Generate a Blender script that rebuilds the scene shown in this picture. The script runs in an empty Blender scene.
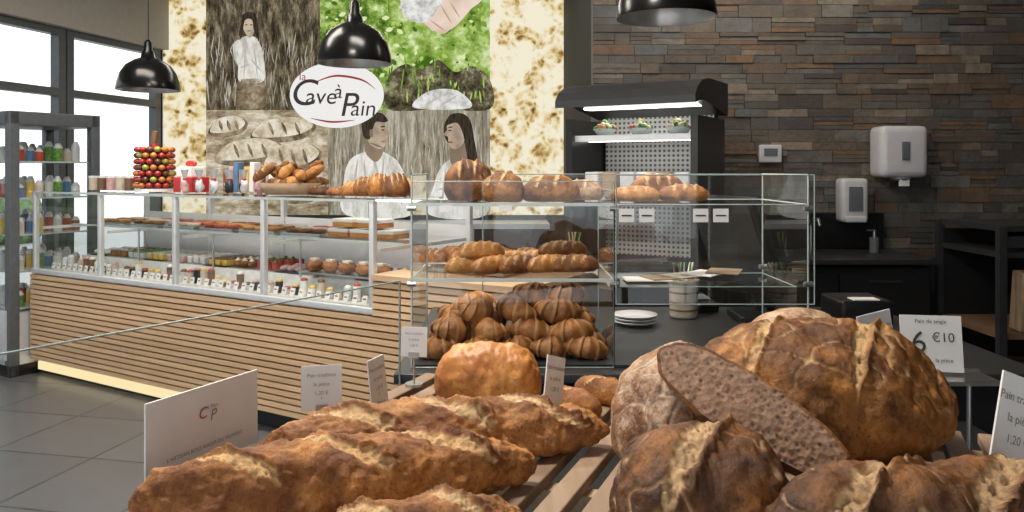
import bpy, bmesh, math, random
from math import sin, cos, pi, radians
from mathutils import Vector, Matrix, noise, Euler

random.seed(7)
scene = bpy.context.scene
COL = scene.collection

# ------------------------------------------------------------------ materials
def new_mat(name):
    m = bpy.data.materials.new(name); m.use_nodes = True
    nt = m.node_tree; nt.nodes.clear()
    out = nt.nodes.new('ShaderNodeOutputMaterial')
    return m, nt, out

def N(nt, t, **kw):
    n = nt.nodes.new(t)
    for k, v in kw.items():
        setattr(n, k, v)
    return n

def ramp(nt, fac, stops):
    r = nt.nodes.new('ShaderNodeValToRGB')
    els = r.color_ramp.elements
    while len(els) < len(stops): els.new(0.5)
    for e, (p, c) in zip(els, stops):
        e.position = p; e.color = (c[0], c[1], c[2], 1)
    nt.links.new(fac, r.inputs[0])
    return r.outputs[0]

def mixc(nt, fac, a, b):
    m = nt.nodes.new('ShaderNodeMix'); m.data_type = 'RGBA'
    def put(i, v):
        if isinstance(v, (tuple, list)): m.inputs[i].default_value = (v[0], v[1], v[2], 1)
        else: nt.links.new(v, m.inputs[i])
    if isinstance(fac, (int, float)): m.inputs[0].default_value = fac
    else: nt.links.new(fac, m.inputs[0])
    put(6, a); put(7, b)
    return m.outputs[2]

def tex_noise(nt, scale, detail=4, rough=.5, vec=None, coord='Object'):
    t = nt.nodes.new('ShaderNodeTexNoise')
    t.inputs['Scale'].default_value = scale; t.inputs['Detail'].default_value = detail
    t.inputs['Roughness'].default_value = rough
    if vec is None:
        tc = nt.nodes.new('ShaderNodeTexCoord'); vec = tc.outputs[coord]
    nt.links.new(vec, t.inputs['Vector'])
    return t.outputs[0]

def simple(name, col, rough=.5, metal=0, var=.08, scale=20, bump=0, spec=.5):
    m, nt, out = new_mat(name)
    b = nt.nodes.new('ShaderNodeBsdfPrincipled')
    n = tex_noise(nt, scale)
    c2 = tuple(max(0, c * (1 - var * 2)) for c in col); c1 = tuple(min(1, c * (1 + var)) for c in col)
    nt.links.new(ramp(nt, n, [(.3, c2), (.7, c1)]), b.inputs['Base Color'])
    b.inputs['Roughness'].default_value = rough; b.inputs['Metallic'].default_value = metal
    b.inputs['Specular IOR Level'].default_value = spec
    if bump:
        bp = nt.nodes.new('ShaderNodeBump'); bp.inputs['Strength'].default_value = bump
        bp.inputs['Distance'].default_value = .01
        nt.links.new(n, bp.inputs['Height']); nt.links.new(bp.outputs[0], b.inputs['Normal'])
    nt.links.new(b.outputs[0], out.inputs[0])
    return m

def emit(name, col, s):
    m, nt, out = new_mat(name)
    e = nt.nodes.new('ShaderNodeEmission'); e.inputs[0].default_value = (*col, 1); e.inputs[1].default_value = s
    nt.links.new(e.outputs[0], out.inputs[0]); return m

def glass(name, tint=(.93, .955, .95), refl=1.0):
    m, nt, out = new_mat(name)
    t = nt.nodes.new('ShaderNodeBsdfTransparent'); t.inputs[0].default_value = (*tint, 1)
    g = nt.nodes.new('ShaderNodeBsdfGlossy'); g.inputs['Roughness'].default_value = .02
    f = nt.nodes.new('ShaderNodeFresnel'); f.inputs[0].default_value = 1.5
    mu = N(nt, 'ShaderNodeMath', operation='MULTIPLY'); mu.inputs[1].default_value = refl
    mu.use_clamp = True
    geo = nt.nodes.new('ShaderNodeNewGeometry')
    nt.links.new(f.outputs[0], mu.inputs[0])
    mx = nt.nodes.new('ShaderNodeMixShader')
    nt.links.new(mu.outputs[0], mx.inputs[0]); nt.links.new(t.outputs[0], mx.inputs[1]); nt.links.new(g.outputs[0], mx.inputs[2])
    ior = N(nt, 'ShaderNodeMix'); ior.data_type = 'FLOAT'
    ior.inputs[2].default_value = 1.5; ior.inputs[3].default_value = 1 / 1.5
    nt.links.new(geo.outputs['Backfacing'], ior.inputs[0])
    nt.links.new(ior.outputs[0], f.inputs[0])
    nt.links.new(mx.outputs[0], out.inputs[0]); return m

def attr(nt, name):
    a = nt.nodes.new('ShaderNodeAttribute'); a.attribute_name = name; return a.outputs['Fac']

def bread_mat(name, dark, gold, cutc, flour=.3, flourc=(.70, .55, .38), scale=14, spec=.35, bump=.6, burn=.7):
    m, nt, out = new_mat(name)
    b = nt.nodes.new('ShaderNodeBsdfPrincipled')
    n1 = tex_noise(nt, scale, 8, .7)
    mid = tuple(a * .45 + c * .55 for a, c in zip(dark, gold))
    base = ramp(nt, n1, [(.35, dark), (.48, mid), (.61, gold)])
    n0 = tex_noise(nt, scale * .45, 5, .6)
    base = mixc(nt, ramp(nt, n0, [(.40, (burn,) * 3), (.56, (0, 0, 0))]), base, tuple(c * .9 for c in dark))
    fine = tex_noise(nt, scale * 12, 5, .75)
    base = mixc(nt, ramp(nt, fine, [(.36, (.6,) * 3), (.48, (0, 0, 0))]), base, tuple(c * .6 for c in dark))
    n2 = tex_noise(nt, scale * .8, 12, .85)
    lo = .74 - flour * .34
    base = mixc(nt, ramp(nt, n2, [(lo, (0, 0, 0)), (lo + .10, (.75,) * 3)]), base, flourc)
    cut = attr(nt, 'cut')
    n3 = tex_noise(nt, scale * 5, 6, .7)
    cc = ramp(nt, n3, [(.34, tuple(c * .5 for c in cutc)), (.62, cutc)])
    cl_ = N(nt, 'ShaderNodeClamp'); nt.links.new(cut, cl_.inputs[0])
    base = mixc(nt, cl_.outputs[0], base, cc)
    ng = N(nt, 'ShaderNodeMath', operation='MULTIPLY'); ng.inputs[1].default_value = -1; ng.use_clamp = True
    nt.links.new(cut, ng.inputs[0])
    base = mixc(nt, ng.outputs[0], base, tuple(c * .55 for c in dark))
    nt.links.new(base, b.inputs['Base Color'])
    b.inputs['Roughness'].default_value = .48
    b.inputs['Specular IOR Level'].default_value = spec
    bp = nt.nodes.new('ShaderNodeBump'); bp.inputs['Strength'].default_value = bump; bp.inputs['Distance'].default_value = .005
    ad = N(nt, 'ShaderNodeMath', operation='ADD'); nt.links.new(n3, ad.inputs[0]); nt.links.new(fine, ad.inputs[1])
    nt.links.new(ad.outputs[0], bp.inputs['Height']); nt.links.new(bp.outputs[0], b.inputs['Normal'])
    nt.links.new(b.outputs[0], out.inputs[0]); return m

def crumb_mat(name, base, hole, scale=120):
    m, nt, out = new_mat(name)
    b = nt.nodes.new('ShaderNodeBsdfPrincipled')
    tc = nt.nodes.new('ShaderNodeTexCoord')
    v = nt.nodes.new('ShaderNodeTexVoronoi'); v.inputs['Scale'].default_value = scale
    nt.links.new(tc.outputs['Object'], v.inputs['Vector'])
    v2 = nt.nodes.new('ShaderNodeTexVoronoi'); v2.inputs['Scale'].default_value = scale * .5
    nt.links.new(tc.outputs['Object'], v2.inputs['Vector'])
    n = tex_noise(nt, 60, 8, .8)
    c = ramp(nt, n, [(.34, tuple(x * .5 for x in base)), (.62, tuple(min(1, x * 1.35) for x in base))])
    c = mixc(nt, ramp(nt, v.outputs['Distance'], [(.12, (.8,) * 3), (.36, (0, 0, 0))]), c, hole)
    c = mixc(nt, ramp(nt, v2.outputs['Distance'], [(.10, (.9,) * 3), (.22, (0, 0, 0))]), c, tuple(h * .6 for h in hole))
    nt.links.new(c, b.inputs['Base Color']); b.inputs['Roughness'].default_value = .85
    bp = nt.nodes.new('ShaderNodeBump'); bp.inputs['Strength'].default_value = .6; bp.inputs['Distance'].default_value = .003
    nt.links.new(v.outputs['Distance'], bp.inputs['Height']); nt.links.new(bp.outputs[0], b.inputs['Normal'])
    nt.links.new(b.outputs[0], out.inputs[0]); return m

def wood_mat(name, c1, c2, axis='X', rough=.5, sc=3):
    m, nt, out = new_mat(name)
    b = nt.nodes.new('ShaderNodeBsdfPrincipled')
    tc = nt.nodes.new('ShaderNodeTexCoord'); mp = nt.nodes.new('ShaderNodeMapping')
    s = {'X': (1, 14, 14), 'Y': (14, 1, 14), 'Z': (14, 14, 1)}[axis]
    mp.inputs['Scale'].default_value = s
    nt.links.new(tc.outputs['Object'], mp.inputs[0])
    n = tex_noise(nt, sc, 6, .6, mp.outputs[0])
    t = attr(nt, 'cut')
    base = ramp(nt, n, [(.3, c1), (.7, c2)])
    base = mixc(nt, t, base, tuple(c * .72 for c in c1))
    nt.links.new(base, b.inputs['Base Color']); b.inputs['Roughness'].default_value = rough
    nt.links.new(b.outputs[0], out.inputs[0]); return m

def print_mat(name, stops, kind='noise', scale=3, strength=1.0, detail=8, stretch=(1, 1, 1)):
    """back-lit printed fabric: procedural picture, emissive"""
    m, nt, out = new_mat(name)
    tc = nt.nodes.new('ShaderNodeTexCoord'); mp = nt.nodes.new('ShaderNodeMapping'); mp.inputs['Scale'].default_value = stretch
    nt.links.new(tc.outputs['Object'], mp.inputs[0])
    if kind == 'noise':
        f = tex_noise(nt, scale, detail, .72, mp.outputs[0])
    else:
        nz = nt.nodes.new('ShaderNodeTexNoise'); nz.inputs['Scale'].default_value = 4; nz.inputs['Detail'].default_value = 6
        nt.links.new(mp.outputs[0], nz.inputs['Vector'])
        vm = N(nt, 'ShaderNodeVectorMath', operation='MULTIPLY_ADD')
        vm.inputs[1].default_value = (.3, .3, .3)
        nt.links.new(nz.outputs[1], vm.inputs[0]); nt.links.new(mp.outputs[0], vm.inputs[2])
        v = nt.nodes.new('ShaderNodeTexVoronoi'); v.inputs['Scale'].default_value = scale
        nt.links.new(vm.outputs[0], v.inputs['Vector'])
        v2 = nt.nodes.new('ShaderNodeTexVoronoi'); v2.inputs['Scale'].default_value = scale * 2.7
        nt.links.new(vm.outputs[0], v2.inputs['Vector'])
        n = tex_noise(nt, scale * 1.2, 12, .8, mp.outputs[0])
        a1 = N(nt, 'ShaderNodeMath', operation='MULTIPLY_ADD'); a1.inputs[1].default_value = .8
        nt.links.new(v2.outputs['Distance'], a1.inputs[0]); nt.links.new(v.outputs['Distance'], a1.inputs[2])
        ad = N(nt, 'ShaderNodeMath', operation='MULTIPLY_ADD'); ad.inputs[1].default_value = 1.3
        nt.links.new(n, ad.inputs[0]); nt.links.new(a1.outputs[0], ad.inputs[2])
        sb = N(nt, 'ShaderNodeMath', operation='SUBTRACT'); sb.inputs[1].default_value = .85
        nt.links.new(ad.outputs[0], sb.inputs[0]); f = sb.outputs[0]
    c = ramp(nt, f, stops)
    e = nt.nodes.new('ShaderNodeEmission'); e.inputs[1].default_value = strength
    nt.links.new(c, e.inputs[0]); nt.links.new(e.outputs[0], out.inputs[0]); return m

# ------------------------------------------------------------------ builder
class B:
    def __init__(s, name):
        s.name = name; s.bm = bmesh.new(); s.mats = []; s.lay = s.bm.verts.layers.float.new('cut')
    def mi(s, m):
        if m not in s.mats: s.mats.append(m)
        return s.mats.index(m)
    def add(s, verts, faces, mat, M=None, smooth=False, cut=None):
        i = s.mi(mat); vs = []
        for k, v in enumerate(verts):
            v = Vector(v)
            if M is not None: v = M @ v
            bv = s.bm.verts.new(v)
            if cut is not None: bv[s.lay] = cut[k] if hasattr(cut, '__len__') else cut
            vs.append(bv)
        for f in faces:
            try:
                fc = s.bm.faces.new([vs[k] for k in f])
            except ValueError:
                continue
            fc.material_index = i; fc.smooth = smooth
        return s
    def box(s, c, size, mat, rot=(0, 0, 0), cut=None, bev=0):
        M = Matrix.Translation(c) @ Euler(rot).to_matrix().to_4x4()
        x, y, z = (d / 2 for d in size)
        if bev <= 0:
            v = [(-x, -y, -z), (x, -y, -z), (x, y, -z), (-x, y, -z), (-x, -y, z), (x, -y, z), (x, y, z), (-x, y, z)]
            f = [(0, 3, 2, 1), (4, 5, 6, 7), (0, 1, 5, 4), (1, 2, 6, 5), (2, 3, 7, 6), (3, 0, 4, 7)]
            s.add(v, f, mat, M, cut=cut)
        else:
            t = bmesh.new(); bmesh.ops.create_cube(t, size=1)
            for q in t.verts: q.co = Vector((q.co.x * 2 * x, q.co.y * 2 * y, q.co.z * 2 * z))
            bmesh.ops.bevel(t, geom=list(t.edges), offset=bev, segments=3, profile=.6, affect='EDGES')
            t.verts.index_update()
            s.add([q.co.copy() for q in t.verts], [[q.index for q in f.verts] for f in t.faces], mat, M, smooth=True, cut=cut)
            t.free()
        return s
    def quad(s, pts, mat):
        return s.add(pts, [tuple(range(len(pts)))], mat)
    def cyl(s, p0, p1, r0, mat, r1=None, seg=20, caps=True):
        p0 = Vector(p0); p1 = Vector(p1); r1 = r0 if r1 is None else r1
        d = (p1 - p0); q = d.to_track_quat('Z', 'Y').to_matrix().to_4x4(); M = Matrix.Translation(p0) @ q; h = d.length
        v = []; f = []
        for i in range(seg):
            a = 2 * pi * i / seg; v.append((r0 * cos(a), r0 * sin(a), 0)); v.append((r1 * cos(a), r1 * sin(a), h))
        for i in range(seg):
            j = (i + 1) % seg; f.append((2 * i, 2 * j, 2 * j + 1, 2 * i + 1))
        s.add(v, f, mat, M, smooth=True)
        if caps:
            s.add([v[2 * i] for i in range(seg)], [tuple(reversed(range(seg)))], mat, M)
            s.add([v[2 * i + 1] for i in range(seg)], [tuple(range(seg))], mat, M)
        return s
    def lathe(s, prof, c, mat, seg=40, rot=(0, 0, 0)):
        M = Matrix.Translation(c) @ Euler(rot).to_matrix().to_4x4(); v = []; f = []
        for r, z in prof:
            for i in range(seg):
                a = 2 * pi * i / seg; v.append((r * cos(a), r * sin(a), z))
        for k in range(len(prof) - 1):
            for i in range(seg):
                j = (i + 1) % seg; f.append((k * seg + i, k * seg + j, (k + 1) * seg + j, (k + 1) * seg + i))
        return s.add(v, f, mat, M, smooth=True)
    def ell(s, c, r, mat, rot=(0, 0, 0), seg=16, rings=10, cut=None, bump=0):
        M = Matrix.Translation(c) @ Euler(rot).to_matrix().to_4x4(); v = []; f = []
        for k in range(rings + 1):
            t = pi * k / rings
            rr = max(sin(t), .001)
            for i in range(seg):
                a = 2 * pi * i / seg
                p = Vector((r[0] * rr * cos(a), r[1] * rr * sin(a), -r[2] * cos(t)))
                if bump: p *= 1 + bump * noise.noise((p + Vector(c)) * 40)
                v.append(p)
        for k in range(rings):
            for i in range(seg):
                j = (i + 1) % seg; f.append((k * seg + i, k * seg + j, (k + 1) * seg + j, (k + 1) * seg + i))
        return s.add(v, f, mat, M, smooth=True, cut=cut)
    def tube(s, pts, r, mat, seg=10):
        for a, b in zip(pts[:-1], pts[1:]): s.cyl(a, b, r, mat, seg=seg)
        return s
    def geo(s, g, mat, M=None):
        return s.add(g[0], g[1], mat, M, smooth=True, cut=g[2])
    def text(s, body, size, M, mat, align='CENTER', shear=0):
        cu = bpy.data.curves.new('t', 'FONT'); cu.body = body; cu.size = size; cu.align_x = align; cu.align_y = 'CENTER'; cu.shear = shear
        ob = bpy.data.objects.new('t', cu); COL.objects.link(ob)
        bpy.context.view_layer.update()
        me = ob.to_mesh()
        s.add([v.co.copy() for v in me.vertices], [tuple(p.vertices) for p in me.polygons], mat, M)
        ob.to_mesh_clear(); bpy.data.objects.remove(ob); bpy.data.curves.remove(cu)
        return s
    def finish(s, loc=(0, 0, 0), rz=0, rot=None):
        me = bpy.data.meshes.new(s.name); s.bm.normal_update(); s.bm.to_mesh(me); s.bm.free()
        for m in s.mats: me.materials.append(m)
        ob = bpy.data.objects.new(s.name, me); COL.objects.link(ob)
        ob.location = loc; ob.rotation_euler = rot if rot else (0, 0, rz)
        return ob

def TR(loc, rot=(0, 0, 0), sc=1):
    return Matrix.Translation(loc) @ Euler(rot).to_matrix().to_4x4() @ Matrix.Scale(sc, 4)

def sstep(a, b, x):
    t = max(0, min(1, (x - a) / (b - a))); return t * t * (3 - 2 * t)

# bread: origin at centre of the bottom
def bread_geo(L, W, H, seed=0, nu=110, nv=60, p=2.4, q=.5, amp=.05, scores=(), k=.2, w=.05, crack=0, bend=0, f=1.0, flat=.3, ridge=1.0):
    V = []; F = []; C = []; off = Vector((seed * 3.17, seed * 1.71, seed * .93)); S = min(W, H)
    for i in range(nu + 1):
        u = -cos(pi * i / nu); r = max(1e-3, 1 - abs(u) ** p) ** q
        for j in range(nv):
            a = 2 * pi * j / nv; ca = cos(a); sa = sin(a)
            x = u * L / 2; y = W / 2 * r * ca; z = r * sa * H * (.7 if sa > 0 else .45)
            P = Vector((x, y, z)); nn = noise.fractal(P * (f * 3.0 / S) * .6 + off, 1, 2, 3)
            n2 = noise.fractal(P * (f * 14.0 / S) * .6 + off, 1, 2, 3)
            d = amp * S * nn + amp * .28 * S * n2
            c = 0
            top = sstep(-.05, .3, sa)
            for n_, sc in enumerate(scores):
                wl = w * math.sqrt(max(.02, 1 - (ca / .92) ** 2)) if abs(ca) < .92 else w * .1
                wl *= 1 + .35 * noise.noise(Vector((n_ * 3.3, seed, 0)))
                e = (u - sc) - k * ca + .40 * w * noise.fractal(P * 7 / S + off, 1, 2, 3)
                m = (1 - sstep(.6, 1.0, abs(e) / wl)) * top * sstep(.97, .85, abs(ca))
                rg = math.exp(-((e / w - wl / w * 1.12) / .22) ** 2) * top * sstep(.97, .8, abs(ca)) * ridge
                c = c if c > m else m
                c = c - rg * .9 if m < .4 else c
                d += S * (.075 * rg - .035 * m + .05 * m * noise.noise(P * 22 / S + off))
            if crack:
                cr = abs(noise.fractal(P * (f * 4.2 / S) * .5 + off * 2, 1, 2, 2))
                m = (1 - sstep(.0, .075 * crack, cr)) * sstep(-.1, .3, sa)
                if c < m * .8: c = m * .8
                d -= S * .025 * m
                m2 = sstep(.10 * crack, .16 * crack, cr) * (1 - sstep(.16 * crack, .3 * crack, cr)) * sstep(-.1, .3, sa)
                c -= m2 * .4 if c < .1 else 0
            y += d * ca * min(1, r * 2); z += d * sa * min(1, r * 2)
            x += d * u * .6
            z = max(z, -H * flat); z += H * flat
            y += bend * (1 - u * u)
            V.append((x, y, z)); C.append(c)
    for i in range(nu):
        for j in range(nv):
            b = (j + 1) % nv
            F.append((i * nv + j, i * nv + b, (i + 1) * nv + b, (i + 1) * nv + j))
    return V, F, C

def croissant_geo(R=.036, T=.036, seed=0, nu=80, nv=26, arc=1.55):
    V = []; F = []; C = []; off = Vector((seed * 2.3, 0, seed))
    for i in range(nu + 1):
        u = -1 + 2 * i / nu; an = u * arc
        r = T * (.2 + .8 * max(0, 1 - abs(u) ** 1.5))
        s = (abs(u) * 3.6 + .45) % 1.0
        r *= 1.12 - .26 * s
        for j in range(nv):
            a = 2 * pi * j / nv
            rr = r * (1 + .08 * noise.noise(Vector((cos(a) * 2, sin(a) * 2, u * 5)) + off))
            x = (R + rr * cos(a)) * sin(an) * 1.45; y = R - (R + rr * cos(a)) * cos(an)
            z = rr * sin(a) * 1.05 + T * .7
            V.append((x, y, max(0, z))); C.append(.5 * sstep(.0, .12, s) * sstep(.4, .15, s) - .6 * sstep(.88, 1, s))
    for i in range(nu):
        for j in range(nv):
            b = (j + 1) % nv; F.append((i * nv + j, i * nv + b, (i + 1) * nv + b, (i + 1) * nv + j))
    return V, F, C

def place_bread(name, mat, loc, yaw, geo, rx=0, ry=0):
    b = B(name); b.geo(geo, mat); return b.finish(loc=loc, rot=(rx, ry, yaw))

# ------------------------------------------------------------------ palette
M_glass = glass('clear_glass', (.95, .965, .96), 1.3)
M_glassw = glass('window_glass', (.97, .98, .98))
M_edge = simple('glass_edge', (.30, .37, .36), .15, 0, .05)
M_edge2 = simple('glass_edge_light', (.48, .55, .54), .2, 0, .05)
M_white = simple('white_paint', (.78, .78, .76), .5)
M_card = simple('white_card', (.80, .79, .77), .6, 0, .02)
M_ink = simple('ink', (.04, .04, .045), .6)
M_inkg = simple('grey_ink', (.28, .26, .25), .6)
M_inkr = simple('red_ink', (.45, .06, .06), .6)
M_black = simple('black_plastic', (.010, .010, .011), .35, spec=.35)
M_blackm = simple('matte_black', (.008, .008, .009), .7, spec=.3)
M_lampb = simple('black_enamel', (.004, .004, .004), .22, spec=.3)
M_dark = simple('dark_grey_panel', (.028, .029, .031), .4)
M_steel = simple('brushed_steel', (.55, .56, .57), .3, 1, .05)
M_alu = simple('white_aluminium', (.66, .68, .70), .3, .3, .03)
M_frame = simple('grey_window_frame', (.10, .11, .12), .4)
M_ceil = simple('ceiling_paint', (.55, .53, .50), .8)
M_beige = simple('bulkhead_paint', (.50, .46, .41), .8, 0, .03)
M_slat = wood_mat('oak_slats', (.60, .39, .215), (.82, .56, .34))
M_slatb = simple('slat_backing', (.15, .085, .045), .8)
M_rack = wood_mat('rack_wood', (.28, .18, .11), (.46, .33, .22), 'Y', .6)
M_bag = bread_mat('baguette_crust', (.17, .050, .012), (.62, .27, .070), (.76, .46, .20), .36, scale=18)
M_bag2 = bread_mat('baguette_crust_floury', (.20, .065, .018), (.60, .28, .085), (.76, .50, .25), .48, scale=18)
M_camp = bread_mat('country_crust', (.10, .034, .010), (.50, .21, .050), (.66, .42, .19), .40, (.62, .41, .21), scale=14)
M_dkb = bread_mat('dark_rye_crust', (.050, .018, .009), (.36, .145, .038), (.60, .38, .19), .36, (.56, .38, .21), scale=14)
M_flour = bread_mat('floury_crust', (.20, .07, .025), (.50, .25, .10), (.74, .57, .40), .85, (.72, .56, .41), scale=14)
M_brio = bread_mat('brioche_crust', (.38, .11, .018), (.70, .33, .075), (.78, .48, .2), .05, scale=8, spec=.6, bump=.2, burn=.4)
M_croi = bread_mat('croissant_crust', (.19, .055, .012), (.54, .22, .05), (.72, .40, .14), .0, scale=18, spec=.6, bump=.25, burn=.3)
M_pbrown = bread_mat('pastry_crust', (.12, .038, .012), (.42, .17, .045), (.66, .4, .18), .15, scale=22)
M_pgold = bread_mat('golden_pastry', (.30, .10, .024), (.66, .32, .085), (.76, .48, .22), .2, scale=22, burn=.4)
M_crumb = crumb_mat('rye_crumb', (.37, .225, .145), (.13, .068, .038))
M_red = simple('red_box', (.45, .02, .02), .4)
M_cream = simple('cream_ceramic', (.60, .52, .42), .35)
M_creamd = simple('brown_glaze', (.16, .085, .045), .35)
M_green = simple('leaf_green', (.12, .30, .05), .5, 0, .3, 60)
M_tom = simple('tomato_red', (.42, .06, .03), .35)
M_pink = simple('pink_icing', (.60, .36, .36), .4)
M_blue = simple('blue_label', (.10, .20, .38), .4)
M_yel = simple('lemon_glaze', (.70, .48, .10), .35)
M_kraft = simple('kraft_paper', (.36, .25, .16), .7)
M_plast = simple('white_plastic', (.58, .58, .60), .25, 0, .02)
M_grayp = simple('grey_window_plastic', (.14, .15, .17), .15)
M_led = emit('warm_led', (1.0, .80, .45), 1.1)
M_ledw = emit('cool_led', (1.0, .97, .9), 5.0)
M_lamp_in = simple('lamp_reflector', (.5, .5, .5), .25, .6)

# ------------------------------------------------------------------ room
CEIL = 3.4
def tile_mat():
    m, nt, out = new_mat('grey_floor_tiles')
    b = nt.nodes.new('ShaderNodeBsdfPrincipled'); tc = nt.nodes.new('ShaderNodeTexCoord')
    mp = nt.nodes.new('ShaderNodeMapping'); mp.inputs['Rotation'].default_value = (0, 0, radians(12)); nt.links.new(tc.outputs['Object'], mp.inputs[0])
    br = nt.nodes.new('ShaderNodeTexBrick'); br.offset = 0; br.inputs['Scale'].default_value = 1
    br.inputs['Brick Width'].default_value = .6; br.inputs['Row Height'].default_value = .6; br.inputs['Mortar Size'].default_value = .007
    br.inputs['Color1'].default_value = (.095, .096, .102, 1); br.inputs['Color2'].default_value = (.135, .135, .14, 1); br.inputs['Mortar'].default_value = (.03, .03, .033, 1)
    nt.links.new(mp.outputs[0], br.inputs['Vector'])
    n = tex_noise(nt, 5, 8, .7)
    nt.links.new(mixc(nt, ramp(nt, n, [(.4, (0, 0, 0)), (.7, (.4,) * 3)]), br.outputs[0], (.13, .13, .135)), b.inputs['Base Color'])
    b.inputs['Roughness'].default_value = .33; nt.links.new(b.outputs[0], out.inputs[0]); return m
B('floor').box((-.5, 3.2, -.05), (11.5, 11.2, .1), tile_mat()).finish()
B('ceiling').box((-.5, 3.2, CEIL + .05), (11.5, 11.2, .1), M_ceil).finish()
B('wall_back').box((-1.6, 8.6, CEIL / 2), (4.5, .14, CEIL), M_dark).finish()
ang = math.atan2(-.973, -.2306); LW = 10.6
b = B('wall_left')
b.box((LW / 2, 0, (2.78 + CEIL) / 2), (LW, .25, CEIL - 2.78), M_beige)
b.box((LW / 2, 0, .05), (LW, .2, .1), M_frame)
b.finish(loc=(-3.78, 8.52, 0), rz=ang)
for i in range(8):
    b = B('window_%d' % (i + 1)); x0 = .02 + i * 1.31; x1 = x0 + 1.29
    b.box((x0 + .04, 0, 1.44), (.08, .09, 2.68), M_frame); b.box((x1 - .04, 0, 1.44), (.08, .09, 2.68), M_frame)
    for z in (.13, 2.2, 2.75): b.box(((x0 + x1) / 2, 0, z), (1.13, .09, .07), M_frame)
    b.quad([(x0 + .08, 0, .16), (x1 - .08, 0, .16), (x1 - .08, 0, 2.72), (x0 + .08, 0, 2.72)], M_glassw)
    b.finish(loc=(-3.78, 8.52, 0), rz=ang)
b = B('wall_front'); b.box((-.8, -2.05, 3.15), (10.6, .12, .5), M_beige); b.box((3.1, -2.05, 1.45), (2.8, .12, 2.9), M_beige)  # unseen wall added behind the camera to hold back sky light
b.finish()
for i in range(4):
    b = B('window_%d' % (9 + i)); x0 = -6.0 + i * 1.92; x1 = x0 + 1.9
    for x in (x0 + .04, x1 - .04): b.box((x, -2.05, 1.45), (.08, .1, 2.9), M_frame)
    for z in (.05, 2.85): b.box(((x0 + x1) / 2, -2.05, z), (1.74, .1, .1), M_frame)
    b.quad([(x0 + .08, -2.05, .1), (x1 - .08, -2.05, .1), (x1 - .08, -2.05, 2.8), (x0 + .08, -2.05, 2.8)], M_glassw)
    b.finish()

def stone_mat():
    m, nt, out = new_mat('slate_ledger_stone')
    b = nt.nodes.new('ShaderNodeBsdfPrincipled'); t = attr(nt, 'cut')
    c = ramp(nt, t, [(0, (.060, .050, .044)), (.12, (.145, .115, .082)), (.25, (.090, .094, .092)), (.38, (.20, .115, .062)), (.5, (.105, .092, .075)),
                     (.62, (.135, .145, .14)), (.74, (.27, .215, .155)), (.86, (.070, .062, .056)), (1, (.20, .185, .16))])
    n = tex_noise(nt, 8, 8, .8)
    c = mixc(nt, ramp(nt, n, [(.44, (0, 0, 0)), (.64, (.65,) * 3)]), c, (.05, .044, .040))
    n5 = tex_noise(nt, 4, 8, .8)
    c = mixc(nt, ramp(nt, n5, [(.56, (0, 0, 0)), (.68, (.5,) * 3)]), c, (.20, .145, .095))
    nt.links.new(c, b.inputs['Base Color']); b.inputs['Roughness'].default_value = .5
    n2 = tex_noise(nt, 26, 8, .75)
    bp = nt.nodes.new('ShaderNodeBump'); bp.inputs['Strength'].default_value = .9; bp.inputs['Distance'].default_value = .012
    nt.links.new(n2, bp.inputs['Height']); nt.links.new(bp.outputs[0], b.inputs['Normal'])
    nt.links.new(b.outputs[0], out.inputs[0]); return m
M_stone = stone_mat()
SY = 5.4
b = B('wall_stone')
b.box((2.5, SY + .08, CEIL / 2), (3.9, .12, CEIL), M_dark)
z = .9
rs = random.Random(3)
while z < CEIL - .02:
    h = rs.choice([.055, .07, .085, .10]); x = .55
    while x < 4.44:
        wd = rs.uniform(.10, .34); x2 = min(x + wd, 4.45)
        k_ = rs.random(); parts = ((0, .5), (.5, 1)) if (k_ < .35 and h > .06) else (((0, .34), (.34, .66), (.66, 1)) if (k_ < .5 and h > .08) else ((0, 1),))
        for (za, zb) in parts:
            d = rs.uniform(.010, .026)
            b.box(((x + x2) / 2, SY + .02 - d / 2, z + h * (za + zb) / 2), (x2 - x - .003, d, h * (zb - za) - .003), M_stone, cut=rs.random())
        x = x2
    z += h
b.finish()
B('wall_partition').box((.60, 6.98, CEIL / 2), (.1, 3.0, CEIL), M_blackm).finish()
B('wall_right').box((4.5, 1.6, CEIL / 2), (.1, 7.9, CEIL), M_dark).finish()

B('street_ground').box((-14, 4, -.12), (15, 40, .04), simple('pavement', (.45, .45, .44), .8)).finish()
b = B('street_building')
mf = simple('pale_facade', (.80, .80, .82), .8, 0, .03); mw = simple('facade_window', (.36, .40, .45), .3)
b.box((-18, 13, 2.4), (.5, 26, 4.8), mf)
for i in range(9): b.box((-17.7, 2 + i * 2.8, 2.6), (.1, 1.4, 1.6), mw)
b.finish()
b = B('street_hedge'); mh = simple('hedge', (.12, .20, .07), .8, 0, .4, 8)
for i in range(16): b.ell((-11 + rs.uniform(-.2, .2), 1 + i * 1.1, .4), (.7, .8, .75), mh, bump=.2)
b.finish()

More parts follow.
